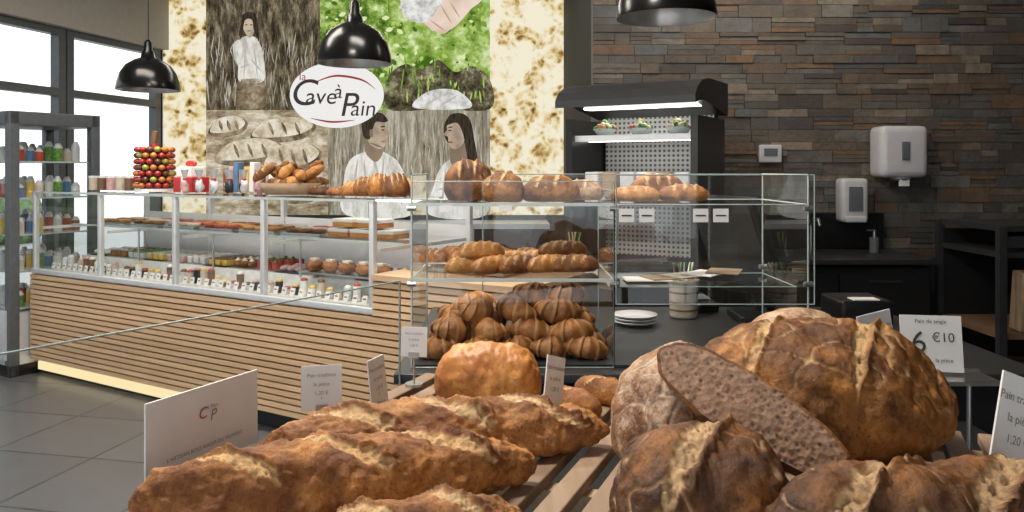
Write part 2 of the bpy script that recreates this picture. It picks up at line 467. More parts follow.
# ------------------------------------------------------------------ backlit mural
U = .010666
def mp(x, y): return ((x - 512) * U, 1.5 + (170 - y) * U)
ES = .92
P_crumb = print_mat('print_bread_crumb', [(.10, (.10, .05, .012)), (.26, (.34, .20, .06)), (.42, (.62, .44, .18)), (.60, (.86, .72, .42)), (.85, (.97, .90, .70))], 'cells', 4.6, ES)
P_field = print_mat('print_sepia_field', [(.38, (.02, .015, .01)), (.5, (.10, .08, .05)), (.62, (.34, .28, .18))], 'noise', 6, ES, 15, stretch=(2.6, 1, .7))
P_green = print_mat('print_green_vines', [(.36, (.02, .05, .008)), (.47, (.13, .24, .03)), (.56, (.42, .58, .15)), (.68, (.88, .93, .66))], 'noise', 6, ES, 15)
P_green2 = print_mat('print_green_blur', [(.38, (.06, .14, .01)), (.5, (.30, .46, .08)), (.6, (.70, .82, .42)), (.7, (.92, .95, .75))], 'noise', 2.6, ES, 8)
P_soil = print_mat('print_dark_soil', [(.38, (.02, .02, .012)), (.52, (.13, .11, .06)), (.64, (.42, .38, .25))], 'noise', 9, ES, 15)
P_loaf = print_mat('print_loaf_closeup', [(.36, (.17, .12, .07)), (.5, (.46, .37, .25)), (.62, (.80, .73, .58))], 'noise', 5, ES, 15, stretch=(1, 1, 2.2))
P_loafl = print_mat('print_loaf_light', [(.36, (.42, .34, .22)), (.5, (.70, .61, .45)), (.62, (.90, .85, .72))], 'noise', 7, ES, 15)
P_loafd = print_mat('print_loaf_shadow', [(.36, (.06, .04, .02)), (.5, (.24, .18, .11)), (.64, (.5, .42, .3))], 'noise', 6, ES, 12)
P_grass = print_mat('print_sepia_grass', [(.34, (.13, .115, .08)), (.5, (.34, .30, .22)), (.64, (.64, .59, .47))], 'noise', 7, ES, 15, stretch=(4, 1, .5))
P_shirt = print_mat('print_white_shirt', [(.36, (.52, .50, .44)), (.48, (.78, .75, .68)), (.58, (.93, .91, .86))], 'noise', 5, ES, 5, stretch=(1.6, 1, .6))
P_fold = print_mat('print_shirt_fold', [(.3, (.46, .43, .37)), (.7, (.62, .59, .52))], 'noise', 6, ES, 3)
P_skin = print_mat('print_skin', [(.35, (.36, .27, .19)), (.6, (.62, .50, .38))], 'noise', 4, ES, 2)
P_skind = print_mat('print_skin_shadow', [(.3, (.22, .16, .11)), (.7, (.32, .24, .17))], 'noise', 4, ES, 2)
P_hair = print_mat('print_dark_hair', [(.3, (.012, .01, .008)), (.7, (.085, .065, .045))], 'noise', 14, ES, 4, stretch=(3, 1, .5))
P_hand = print_mat('print_pale_hand', [(.35, (.70, .50, .38)), (.6, (.92, .76, .64))], 'noise', 2, ES, 2)
P_handd = print_mat('print_hand_crease', [(.3, (.50, .32, .22)), (.7, (.60, .42, .30))], 'noise', 2, ES, 2)
P_flour = print_mat('print_flour', [(.36, (.42, .41, .38)), (.5, (.72, .71, .68)), (.6, (.92, .91, .89))], 'noise', 8, ES, 8)
P_logo = emit('print_logo_white', (.93, .92, .90), ES)
P_text = emit('print_text_dark', (.06, .045, .045), ES)
P_textr = emit('print_text_red', (.35, .05, .05), ES)
P_lf = [emit('print_leaf_%d' % i, c_, ES) for i, c_ in enumerate([(.20, .36, .05), (.48, .64, .16), (.07, .15, .02), (.78, .88, .45)])]
YM = 8.50
mu = B('backlit_mural')
mu.box(((163 + 576) / 2 * U - 512 * U, YM + .02, 2.2), (413 * U + .02, .04, 2.36), M_alu)
def rect(x0, y0, x1, y1, mat, k=0):
    a = mp(x0, y0); c = mp(x1, y1); y = YM - .003 - .0015 * k
    mu.quad([(a[0], y, c[1]), (c[0], y, c[1]), (c[0], y, a[1]), (a[0], y, a[1])], mat)
def blob(pts, mat, k=1):
    n = len(pts); o = []
    for i in range(n):
        p0, p1, p2, p3 = (pts[(i + j - 1) % n] for j in range(4))
        for s in range(6):
            t = s / 6
            o.append(tuple(.5 * (2 * p1[d] + (p2[d] - p0[d]) * t + (2 * p0[d] - 5 * p1[d] + 4 * p2[d] - p3[d]) * t * t + (3 * p1[d] - p0[d] - 3 * p2[d] + p3[d]) * t ** 3) for d in (0, 1)))
    y = YM - .003 - .0015 * k
    mu.add([(mp(*q)[0], y, mp(*q)[1]) for q in o], [tuple(range(len(o)))], mat)
def stroke(x0, y0, x1, y1, w_, mat, k):
    dx, dy = x1 - x0, y1 - y0; l = math.hypot(dx, dy); nx, ny = -dy / l * w_ / 2, dx / l * w_ / 2
    mx_, my_ = (x0 + x1) / 2, (y0 + y1) / 2
    blob([(x0, y0), (mx_ + nx, my_ + ny), (x1, y1), (mx_ - nx, my_ - ny)], mat, k)
rect(163, -2, 206, 215, P_crumb); rect(490, -2, 576, 215, P_crumb)
rect(206, -2, 320, 110, P_field); rect(320, -2, 388, 110, P_green); rect(388, -2, 490, 110, P_green2)
rect(206, 110, 328, 215, P_loaf); rect(328, 110, 490, 215, P_grass)
for i in range(190):
    x = rs.uniform(323, 487); y = rs.uniform(0, 106) if x < 386 else rs.uniform(0, 72)
    a = rs.random() * 6.28; l = rs.uniform(3, 8)
    stroke(x, y, min(489, max(321, x + l * cos(a))), y + l * sin(a) if y + l * sin(a) < 108 else 107, l * .6, P_lf[rs.randrange(4)], 1)
for i in range(200):
    x = rs.uniform(208, 318); y = rs.uniform(50, 108); stroke(x, y, x + rs.uniform(-4, 4), y - rs.uniform(8, 26), 1.0, rs.choice([P_grass, P_field, P_fold]), 1)
for i in range(260):
    x = rs.uniform(330, 488); y = rs.uniform(150, 214); stroke(x, y, x + rs.uniform(-3, 3), y - rs.uniform(10, 36), 1.1, rs.choice([P_grass, P_loafd, P_fold]), 1)
blob([(388, 78), (405, 64), (420, 70), (438, 60), (455, 72), (472, 66), (490, 80), (490, 109), (440, 109), (388, 109)], P_soil, 2)
for i in range(50):
    x = rs.uniform(390, 486); y = rs.uniform(68, 106); stroke(x, y, x + rs.uniform(-2, 2), y - rs.uniform(5, 14), 1.6, P_lf[rs.randrange(3)], 3)
blob([(415, 108), (422, 95), (440, 89), (460, 92), (470, 108)], P_flour, 4)
stroke(424, 106, 446, 93, 2, P_fold, 5); stroke(440, 106, 458, 95, 2, P_fold, 5)
blob([(405, -2), (408, 8), (420, 18), (428, 27), (442, 34), (450, 30), (458, 24), (470, 10), (478, -2)], P_hand, 4)
blob([(404, -2), (403, 14), (414, 22), (426, 22), (436, 12), (440, -2)], P_flour, 5)
for (a_, b_) in (((440, 4), (452, 24)), ((450, 2), (460, 18)), ((430, 20), (445, 31))): stroke(*a_, *b_, 1.6, P_handd, 6)
# woman standing in the field
blob([(240, 40), (247, 36), (256, 38), (262, 50), (265, 70), (262, 82), (240, 82), (238, 66), (234, 56)], P_shirt, 3)
blob([(233, 46), (240, 40), (243, 56), (250, 64), (246, 70), (236, 62)], P_shirt, 4)
blob([(240, 80), (262, 80), (266, 98), (262, 108), (238, 108), (236, 96)], P_loafd, 3)
for (a_, b_) in (((246, 42), (244, 80)), ((254, 44), (258, 80)), ((240, 68), (250, 64)), ((250, 58), (262, 72))): stroke(*a_, *b_, 1.8, P_fold, 5)
blob([(243, 20), (249, 16), (255, 20), (255, 30), (250, 38), (244, 30)], P_skin, 5)
blob([(241, 24), (243, 15), (250, 12), (257, 17), (259, 40), (254, 30), (252, 20), (245, 21), (242, 38), (239, 34)], P_hair, 6)
stroke(245, 25, 248, 25, 1.2, P_hair, 7); stroke(250, 25, 253, 25, 1.2, P_hair, 7); stroke(246.5, 31, 251.5, 31, 1.4, P_skind, 7)
for (x, y, l, w_) in ((214, 150, 70, 26), (226, 178, 84, 30), (250, 128, 66, 24), (262, 156, 60, 30), (208, 125, 40, 20), (280, 188, 46, 26)):
    blob([(x, y + w_ * .4), (x + l * .25, y - w_ * .3), (x + l * .7, y - w_ * .45), (x + l, y - w_ * .1), (x + l * .8, y + w_ * .45), (x + l * .3, y + w_ * .62)], P_loafd, 1)
    blob([(x + 2, y + w_ * .3), (x + l * .25, y - w_ * .3), (x + l * .7, y - w_ * .45), (x + l - 3, y - w_ * .12), (x + l * .75, y + w_ * .25), (x + l * .3, y + w_ * .4)], P_loafl, 2)
    for q_ in range(3): stroke(x + l * (.28 + .2 * q_), y - w_ * .25, x + l * (.36 + .2 * q_), y + w_ * .3, 3.4, P_loafd, 3)
# man (left) looking toward the woman
blob([(346, 215), (344, 180), (350, 160), (364, 152), (374, 150), (386, 153), (398, 162), (406, 180), (412, 215)], P_shirt, 3)
for (a_, b_) in (((358, 158), (352, 200)), ((372, 154), (380, 180)), ((384, 156), (380, 205)), ((396, 166), (386, 190)), ((360, 176), (376, 196)), ((392, 178), (402, 205)), ((364, 160), (368, 205))): stroke(*a_, *b_, 2.6, P_fold, 4)
blob([(366, 138), (380, 138), (383, 152), (376, 162), (366, 153)], P_skind, 5)
blob([(366, 122), (376, 117), (384, 121), (386, 128), (390, 134), (386, 136), (386.5, 140), (385, 146), (379, 149), (370, 144), (366, 134)], P_skin, 6)
blob([(364, 137), (362, 122), (369, 114), (381, 113), (388, 120), (384, 122.5), (376, 122), (373, 129), (371, 131), (370, 139)], P_hair, 7)
stroke(380, 127, 386, 126.5, 1.5, P_hair, 8); stroke(381, 130, 385, 130, 1.4, P_hair, 8); stroke(381, 142, 386, 141, 1.3, P_skind, 8); blob([(370, 130), (373, 130), (373, 137), (370, 136)], P_skind, 8)
stroke(370, 143, 384, 148, 2.4, P_skind, 8)
# woman (right) with long hair
blob([(446, 140), (444, 126), (450, 116), (461, 114), (470, 120), (474, 138), (478, 160), (480, 182), (466, 176), (456, 150)], P_hair, 3)
blob([(430, 215), (434, 185), (442, 166), (454, 158), (468, 160), (480, 172), (486, 215)], P_shirt, 4)
for (a_, b_) in (((446, 168), (442, 205)), ((458, 166), (462, 200)), ((470, 166), (474, 205)), ((438, 190), (452, 186))): stroke(*a_, *b_, 2.4, P_fold, 5)
blob([(452, 140), (464, 142), (468, 164), (458, 170), (450, 160)], P_skind, 6)
blob([(447, 126), (452, 120), (461, 120), (465, 130), (464, 142), (457, 149), (451, 147.5), (448.5, 142), (448, 137), (444, 134.5), (447, 130)], P_skin, 7)
blob([(446, 125), (450, 115), (462, 113.5), (471, 122), (475, 148), (478, 176), (472, 180), (466, 150), (463, 134), (457, 123)], P_hair, 8)
stroke(448, 127.5, 453, 127, 1.4, P_hair, 9); stroke(448, 130.5, 452, 130.5, 1.4, P_hair, 9); stroke(448, 142, 453, 142.5, 1.6, P_textr, 9)
# logo oval
blob([(337 + 47 * cos(t * pi / 12), 95 + 33 * sin(t * pi / 12)) for t in range(24)], P_logo, 8)
TM = lambda x, y: Matrix.Translation((mp(x, y)[0], YM - .022, mp(x, y)[1])) @ Euler((pi / 2, 0, 0)).to_matrix().to_4x4()
mu.text('C', .40, TM(303, 94), P_text, shear=.2); mu.text('ave', .25, TM(321, 97), P_text, shear=.15); mu.text('à', .22, TM(338, 92), P_text, shear=.15)
mu.text('P', .36, TM(348, 106), P_text, shear=.2); mu.text('ain', .24, TM(363, 109), P_text, shear=.15)
mu.text('la', .12, TM(303, 77), P_textr)
blob([(312, 84), (335, 75), (362, 79), (376, 90), (362, 81), (335, 77)], P_textr, 9)
blob([(310, 118), (332, 121), (356, 120), (332, 123)], P_textr, 9)
mu.finish()
B('back_counter_cabinet').box((-1.6, 8.15, .46), (3.9, .6, .92), M_dark, bev=.01).box((-1.6, 8.14, .945), (3.94, .64, .05), M_alu).finish()

# ------------------------------------------------------------------ refrigerated counter (local frame)
CO = (-3.52, 5.82, 0); CA = math.atan2(-.519, .855)
c = B('refrigerated_display_counter')
LC = 4.2; XS = 3.27
c.box((LC / 2, .5, .05), (LC, .8, .10), M_black)
c.box((LC / 2, .49, .41), (LC, .90, .58), M_slatb)
c.box(((XS + LC) / 2, .49, .81), (LC - XS, .90, .24), M_slatb)
c.box(((XS + LC) / 2, .47, .945), (LC - XS, .96, .03), wood_mat('oak_top', (.50, .33, .2), (.66, .46, .3)))
nsl = 17; ph = (.742 - .12) / nsl
for i in range(nsl): c.box((LC / 2, .02, .12 + ph * (i + .5)), (LC, .04, ph * .72), M_slat, cut=rs.random() * .5)
for i in range(5): c.box(((XS + LC) / 2, .02, .742 + .037 * (i + .5)), (LC - XS, .04, .027), M_slat, cut=rs.random() * .5)
for i in range(nsl): c.box((-.02, .49, .12 + ph * (i + .5)), (.04, .94, ph * .72), M_slat, cut=rs.random() * .5)
c.box((.85, .07, .065), (1.7, .03, .06), M_led)
c.box((XS / 2, .03, .765), (XS, .05, .035), M_alu, bev=.006)
c.box((XS / 2, .5, .74), (XS, .88, .04), M_white)
c.box((XS / 2, .62, .80), (XS - .04, .5, .10), M_white)
c.box((XS / 2, .93, .95), (XS, .03, .42), M_plast)
for x in (.02, .83, 1.63, 2.43, XS - .02):
    c.box((x, .03, 1.06), (.032, .035, .56), M_alu, bev=.006)
    c.box((x, .92, 1.06), (.032, .035, .56), M_alu)
    c.box((x, .48, 1.075), (.012, .8, .02), M_alu)
c.quad([(0, .02, .78), (XS, .02, .78), (XS, .02, 1.33), (0, .02, 1.33)], M_glass)
c.quad([(0, .02, .78), (0, .92, .78), (0, .92, 1.33), (0, .02, 1.33)], M_glass)
c.quad([(XS, .02, .78), (XS, .92, .78), (XS, .92, 1.33), (XS, .02, 1.33)], M_glass)
c.quad([(0, .02, 1.345), (XS, .02, 1.345), (XS, .60, 1.345), (0, .60, 1.345)], M_glass)
c.box((XS / 2, .02, 1.338), (XS, .018, .014), M_edge2); c.box((XS / 2, .60, 1.335), (XS, .04, .02), M_alu)
c.box((XS / 2, .60, 1.315), (XS - .1, .025, .012), M_ledw)
c.quad([(.03, .3, 1.09), (XS - .03, .3, 1.09), (XS - .03, .88, 1.09), (.03, .88, 1.09)], M_glass)
c.box((XS / 2, .3, 1.09), (XS - .06, .008, .012), M_edge2)
for x in (.83, 1.63, 2.43): c.cyl((x, .31, .85), (x, .31, 1.09), .007, M_steel)
c.finish(loc=CO, rz=CA)
def cl(x, y, z):
    v = Matrix.Rotation(CA, 4, 'Z') @ Vector((x, y, z)); return (v.x + CO[0], v.y + CO[1], v.z)

b = B('pastry_rows')
pal = [M_pgold, M_pbrown, M_cream, M_white, M_creamd, M_pink, M_plast, M_yel, M_tom, M_croi]
for g_ in range(14):
    x0 = .10 + g_ * .225; m = rs.choice(pal); m2 = rs.choice([M_tom, M_creamd, M_white, M_green]); k = rs.randrange(4); zt = .851
    b.box((x0 + .1, .555, zt + .003), (.205, .33, .006), M_steel if g_ % 3 else M_black)
    for i in range(3):
        for r in range(3):
            x = x0 + .03 + i * .068; y = .45 + r * .105; z0 = zt + .006
            if k == 0: b.ell((x, y, z0 + .018), (.026, .045, .020), m, cut=0)
            elif k == 1: b.box((x, y, z0 + .02), (.045, .085, .040), m, bev=.006); b.box((x, y, z0 + .042), (.040, .08, .006), m2)
            elif k == 2: b.cyl((x, y, z0), (x, y, z0 + .05), .026, m, .026, seg=14); b.ell((x, y, z0 + .055), (.012, .012, .010), m2, seg=8, rings=6)
            else: b.ell((x, y, z0 + .022), (.03, .03, .024), m); b.cyl((x, y, z0 + .042), (x, y, z0 + .06), .018, M_white, .004, seg=10)
for i in range(46):
    x = .07 + i * .069
    k = rs.randrange(4)
    b.box((x, .13, .795), (.034, .006, .045), M_card, rot=(-.25, 0, 0)); b.box((x, .1275, .80), (.02, .001, .006), M_ink, rot=(-.25, 0, 0))
    b.cyl((x, .22, .765), (x, .22, .79 + .02 * k), .022, rs.choice([M_white, M_plast, M_creamd, M_cream, M_black]), .024, seg=12)
    b.ell((x, .22, .795 + .02 * k), (.022, .022, .014), rs.choice([M_tom, M_creamd, M_pink, M_white, M_yel]), seg=10, rings=6)
b.finish(loc=CO, rz=CA)
b = B('tart_trays')
for i in range(6):
    x = .3 + i * .40
    b.box((x, .6, 1.098), (.34, .34, .012), M_steel)
    for k in range(9):
        b.lathe([(.001, .0), (.04, .0), (.048, .022), (.042, .02), (.001, .026)], (x - .11 + (k % 3) * .11, .48 + (k // 3) * .12, 1.105), [M_pgold, M_pbrown, M_cream, M_tom][(i + k // 3) % 4], 16)
b.finish(loc=CO, rz=CA)
b = B('sandwich_boxes')
for (x, y, z) in ((2.62, .5, 1.095), (2.80, .5, 1.095), (2.98, .5, 1.095), (2.66, .5, 1.155), (2.86, .5, 1.155)):
    b.box((x, y, z + .015), (.16, .15, .028), M_brio, bev=.006); b.box((x, y, z + .04), (.162, .152, .022), M_card, bev=.005)
for i in range(5): b.ell((2.55 + i * .13, .31, .93), (.055, .05, .035), M_pbrown, cut=0, bump=.2)
for i in range(5): b.box((2.55 + i * .13, .31, .965), (.05, .04, .02), M_cream, bev=.005)
b.box((2.81, .31, .893), (.66, .13, .01), M_steel)
for x in (2.52, 3.1): b.box((x, .35, .868), (.01, .05, .04), M_steel)
b.finish(loc=CO, rz=CA)

ZT = 1.352
b = B('macaron_tower')
b.cyl((1.07, .27, ZT), (1.07, .27, ZT + .02), .13, M_white, seg=32)
b.cyl((1.07, .27, ZT + .02), (1.07, .27, ZT + .30), .095, M_dark, .085)
mm = [simple('macaron_red', (.36, .025, .018), .35), simple('macaron_orange', (.50, .16, .03), .35), simple('macaron_choc', (.10, .03, .018), .35), simple('macaron_green', (.28, .28, .05), .4)]
for k in range(7):
    for i in range(14):
        a = 2 * pi * (i + .5 * (k % 2)) / 14; r = .118 - k * .0015
        b.ell((1.07 + r * cos(a), .27 + r * sin(a), ZT + .042 + k * .041), (.024, .024, .020), mm[[0, 0, 1, 2, 0, 1, 3][(i * 3 + k * 5) % 7]], seg=12, rings=8)
b.box((1.07, .27, ZT + .37), (.05, .02, .09), M_creamd, rot=(0, .2, 0)); b.cyl((1.07, .27, ZT + .3), (1.07, .27, ZT + .33), .02, M_red)
b.finish(loc=CO, rz=CA)
b = B('gift_box'); b.box((1.42, .30, ZT + .05), (.19, .14, .10), M_red, bev=.005); b.box((1.42, .30, ZT + .135), (.15, .12, .07), M_card, bev=.008)
b.box((1.42, .30, ZT + .05), (.02, .144, .104), M_card); b.ell((1.40, .30, ZT + .19), (.035, .015, .022), M_red); b.ell((1.44, .30, ZT + .19), (.035, .015, .022), M_red); b.finish(loc=CO, rz=CA)
b = B('sweet_bags')
for i in range(12):
    x = 1.57 + i * .048; y = .14 + (i % 3) * .07
    b.ell((x, y, ZT + .045), (.027, .025, .045), rs.choice([M_pink, M_creamd, M_dark, M_cream, M_plast, M_yel]), bump=.5)
    b.cyl((x, y, ZT + .085), (x, y, ZT + .15), .006, M_plast, .026, seg=7); b.ell((x, y, ZT + .09), (.014, .014, .008), M_red)
b.finish(loc=CO, rz=CA)
b = B('biscuit_packets')
for i in range(9):
    b.box((1.56 + i * .052, .49, ZT + .07 + .015 * (i % 3)), (.042, .06, .14 + .03 * (i % 3)), [M_creamd, M_kraft, M_red, M_blue, M_card, M_pink, M_yel][i * 5 % 7], bev=.006, rot=(0, .06 * (i % 2), 0))
for i in range(5):
    b.cyl((.30 + i * .11, .3, ZT), (.30 + i * .11, .3, ZT + .09), .035, [M_cream, M_creamd, M_pink][i % 3], .035, seg=16); b.cyl((.30 + i * .11, .3, ZT + .09), (.30 + i * .11, .3, ZT + .105), .037, M_card, seg=16)
b.finish(loc=CO, rz=CA)
def price_card(name, loc, yaw, w, h, lean=.15, stem=0, lines=3, big=None, tilt=0):
    b = B(name); R = TR((0, 0, stem), (-lean, tilt, 0))
    v = [(-w / 2, -.0012, 0), (w / 2, -.0012, 0), (w / 2, .0012, 0), (-w / 2, .0012, 0), (-w / 2, -.0012, h), (w / 2, -.0012, h), (w / 2, .0012, h), (-w / 2, .0012, h)]
    f = [(0, 3, 2, 1), (4, 5, 6, 7), (0, 1, 5, 4), (1, 2, 6, 5), (2, 3, 7, 6), (3, 0, 4, 7)]
    b.add(v, f, M_card, R)
    T = lambda x, z: R @ Matrix.Translation((x, -.002, z)) @ Euler((pi / 2, 0, 0)).to_matrix().to_4x4()
    if big:
        for (s, sz, x, z) in big: b.text(s, sz, T(x, z), M_ink)
    else:
        for i in range(lines):
            b.text(['Pain tradition', 'la pièce', '1,20 €', 'farine de blé'][i % 4], h * .12, T(0, h * (.78 - .2 * i)), M_inkg)
    if stem:
        b.cyl((0, .003, 0), (0, .003, stem + h * .3), .0022, M_steel, seg=8)
        b.cyl((0, .003, 0), (0, .003, .006), .018, M_steel, seg=16)
        b.box((0, .0, stem + .004), (.02, .010, .012), M_steel)
    return b.finish(loc=loc, rz=yaw)
price_card('price_card', cl(2.12, .42, ZT - .006), CA + .3, .15, .16, .1, 0)
b = B('bread_basket')
b.lathe([(.001, 0), (.15, 0), (.19, .07), (.185, .07), (.145, .01), (.001, .01)], (2.36, .3, ZT), M_kraft, 32)
for i in range(30):
    a = rs.random() * 6.28; r = rs.random() * .17
    b.geo(bread_geo(.16, .07, .055, i, 24, 16, scores=(-.3, .3), k=.2, w=.12), [M_pbrown, M_pgold, M_dkb, M_camp][i % 4], TR((2.36 + r * cos(a), .3 + r * sin(a), ZT + .04 + rs.random() * .11), (rs.uniform(-.5, .5), rs.uniform(-.6, .6), rs.random() * 6)))
b.finish(loc=CO, rz=CA)
b = B('bread_assortment')
for i, (x, L, W, H, m) in enumerate([(2.62, .16, .1, .06, M_dkb), (2.76, .14, .1, .05, M_pbrown), (2.87, .12, .11, .085, M_bag2), (2.97, .13, .12, .11, M_dkb), (3.08, .14, .12, .13, M_camp), (3.20, .15, .13, .13, M_dkb), (3.14, .15, .12, .10, M_camp)]):
    b.geo(bread_geo(L, W, H, i + 5, 40, 28, scores=(-.4, 0, .4), k=.15, w=.08), m, TR((x, .28 if i < 6 else .45, ZT), (0, 0, .2 * i)))
b.finish(loc=CO, rz=CA)
b = B('dark_loaf_tray'); ZC = .962
b.box((3.62, .5, ZC + .012), (.62, .55, .02), M_steel, bev=.005)
for i in range(9): b.geo(bread_geo(.2, .1, .09, i + 15, 40, 24, scores=(-.4, 0, .4), k=.15, w=.08), [M_dkb, M_camp, M_pbrown][i % 3], TR((3.42 + (i % 3) * .20, .34 + (i // 3) * .16, ZC + .022), (0, 0, rs.uniform(-.2, .2))))
b.finish(loc=CO, rz=CA)

# ------------------------------------------------------------------ upright fridge
b = B('upright_display_fridge')
FW, FD, FH = .72, .68, 1.93
for (x, y) in ((0, 0), (-FW, 0), (0, FD), (-FW, FD)): b.box((x + (-.035 if x == 0 else .035), y + (.035 if y == 0 else -.035), FH / 2), (.07, .07, FH), M_frame, bev=.006)
b.box((-FW / 2, FD / 2, FH - .05), (FW, FD, .10), M_frame, bev=.008); b.box((-FW / 2, FD / 2, .26), (FW - .02, FD - .02, .40), M_alu); b.box((-FW / 2, FD / 2, .04), (FW, FD, .08), M_black)
b.box((-FW / 2, -.005, .30), (FW - .08, .02, .36), M_alu)
b.quad([(-.003, .07, .46), (-.003, FD - .07, .46), (-.003, FD - .07, 1.83), (-.003, .07, 1.83)], M_glass)
b.quad([(-FW + .003, .07, .46), (-FW + .003, FD - .07, .46), (-FW + .003, FD - .07, 1.83), (-FW + .003, .07, 1.83)], M_glass)
b.quad([(-FW + .07, .003, .46), (-.07, .003, .46), (-.07, .003, 1.83), (-FW + .07, .003, 1.83)], M_glass)
for z in (.48, .75, 1.02, 1.29, 1.56):
    b.box((-FW / 2, FD / 2, z), (FW - .1, FD - .1, .012), M_edge2)
    for i in range(5):
        for k in range(4):
            x = -FW + .12 + i * .12; y = .13 + k * .14; hh = rs.uniform(.10, .17)
            b.cyl((x, y, z + .006), (x, y, z + hh * .75), .03, rs.choice([M_white, M_green, M_cream, M_plast, M_tom, M_blue, M_yel]), seg=12)
            b.cyl((x, y, z + hh * .75), (x, y, z + hh), .03, M_plast, .014, seg=12)
b.cyl((-FW + .1, -.04, .9), (-FW + .1, -.04, 1.4), .012, M_steel)
b.finish(loc=(-3.62, 5.74, 0), rz=CA)

# ------------------------------------------------------------------ pendant lamps
def pendant(x, y, z, D=.38):
    b = B('pendant_lamp'); R = D / 2
    outer = [(R, 0), (R * 1.0, .012), (R * .97, .05), (R * .88, .11), (R * .70, .165), (R * .44, .20), (R * .24, .215), (R * .21, .25), (R * .15, .265), (R * .13, .32), (.012, .335)]
    b.lathe(outer, (x, y, z), M_lampb)
    inner = [(R - .001, .0), (R * .97, .012), (R * .94, .05), (R * .85, .105), (R * .67, .158), (R * .3, .19), (.001, .192)]
    b.lathe(inner, (x, y, z), M_lamp_in)
    b.cyl((x, y, z + .192), (x, y, z + .11), .02, M_white)
    b.ell((x, y, z + .085), (.03, .03, .04), emit('bulb', (1, .85, .6), 2.5))
    b.cyl((x, y, z + .33), (x, y, CEIL), .004, M_black, seg=8); b.cyl((x, y, CEIL - .03), (x, y, CEIL), .05, M_black)
    b.finish()
    l = bpy.data.lights.new('pendant_bulb', 'SPOT'); l.energy = 24; l.color = (1, .84, .64); l.spot_size = radians(120); l.spot_blend = .8; l.shadow_soft_size = .04
    o = bpy.data.objects.new('pendant_light', l); o.location = (x, y, z + .03); COL.objects.link(o)
pendant(-2.42, 5.3, 2.03, .40); pendant(-.83, 4.2, 2.06, .39); pendant(.62, 3.2, 2.11, .40)

# ------------------------------------------------------------------ open merchandiser with salads
def perf_mat():
    m, nt, out = new_mat('perforated_panel')
    b = nt.nodes.new('ShaderNodeBsdfPrincipled'); tc = nt.nodes.new('ShaderNodeTexCoord')
    mp_ = nt.nodes.new('ShaderNodeMapping'); mp_.inputs['Scale'].default_value = (1, 0, 1); nt.links.new(tc.outputs['Object'], mp_.inputs[0])
    v = nt.nodes.new('ShaderNodeTexVoronoi'); v.inputs['Scale'].default_value = 34; v.inputs['Randomness'].default_value = 0
    nt.links.new(mp_.outputs[0], v.inputs['Vector'])
    mn = ramp(nt, v.outputs['Distance'], [(.24, (.14, .14, .14)), (.32, (.78, .78, .76))])
    nt.links.new(mn, b.inputs['Base Color'])
    nt.links.new(b.outputs[0], out.inputs[0]); return m
b = B('open_chiller_cabinet'); W_ = .80; D_ = .50; HT = 2.0
CH = (.32, 4.72, 0)
b.box((.02, D_ / 2, .9), (.04, D_, 1.8), M_black)
b.box((W_ - .02, D_ / 2, .9), (.04, D_, 1.8), M_dark)
b.box((W_ / 2, D_ - .02, 1.0), (W_ - .08, .04, 1.8), M_blackm)
b.quad([(.05, D_ - .045, .97), (W_ - .05, D_ - .045, .97), (W_ - .05, D_ - .045, 1.86), (.05, D_ - .045, 1.86)], perf_mat())
prof = [(-.10, 1.86), (-.10, 1.90), (-.06, 1.95), (.02, 1.99), (.14, 2.01), (D_, 2.01), (D_, 1.82), (.12, 1.88), (0, 1.88)]
n = len(prof)
v = [(-.02, p[0], p[1]) for p in prof] + [(W_ + .02, p[0], p[1]) for p in prof]
b.add(v, [(i, (i + 1) % n, (i + 1) % n + n, i + n) for i in range(n)] + [tuple(range(n)), tuple(range(n, 2 * n))], M_dark)
b.box((W_ / 2, .18, 1.868), (W_ - .1, .09, .010), emit('chiller_led', (1, .96, .88), 7))
b.box((W_ / 2, .24, 1.685), (W_ - .08, .40, .018), M_alu); b.box((W_ / 2, .045, 1.685), (W_ - .08, .012, .035), M_alu)
b.box((W_ / 2, .22, 1.673), (W_ - .1, .03, .006), M_ledw)
b.box((W_ / 2, .22, 1.36), (W_ - .08, .44, .018), M_alu); b.box((W_ / 2, .005, 1.36), (W_ - .08, .012, .035), M_alu)
b.box((W_ / 2, .22, .95), (W_ - .08, .48, .04), M_dark); b.box((W_ / 2, .01, .48), (W_ - .08, .02, .90), M_black)
b.finish(loc=CH, rz=CA)
for i, x in enumerate((.17, .40, .63)):
    s = B('salad_bowl')
    s.lathe([(.001, 0), (.035, 0), (.062, .035), (.076, .05), (.072, .05), (.058, .035), (.03, .006), (.001, .006)], (x, .18, 1.695), M_edge2, 24)
    for k in range(50):
        a = rs.random() * 6.28; r = rs.random() * .062
        s.ell((x + r * cos(a), .18 + r * sin(a), 1.745 + rs.random() * .045 * (1 - r / .08)), (.018, .015, .013), rs.choice([M_green, M_green, M_tom, M_cream, M_green, M_brio]), rot=(rs.random(), rs.random(), 0), seg=8, rings=6)
    s.finish(loc=CH, rz=CA)
b = B('packaged_sandwiches')
for i in range(6): b.box((.12 + i * .11, .2, 1.369 + .06), (.09, .2, .12), [M_card, M_kraft, M_plast][i % 3], bev=.012, rot=(0, 0, .05 * (i % 3 - 1)))
b.finish(loc=CH, rz=CA)

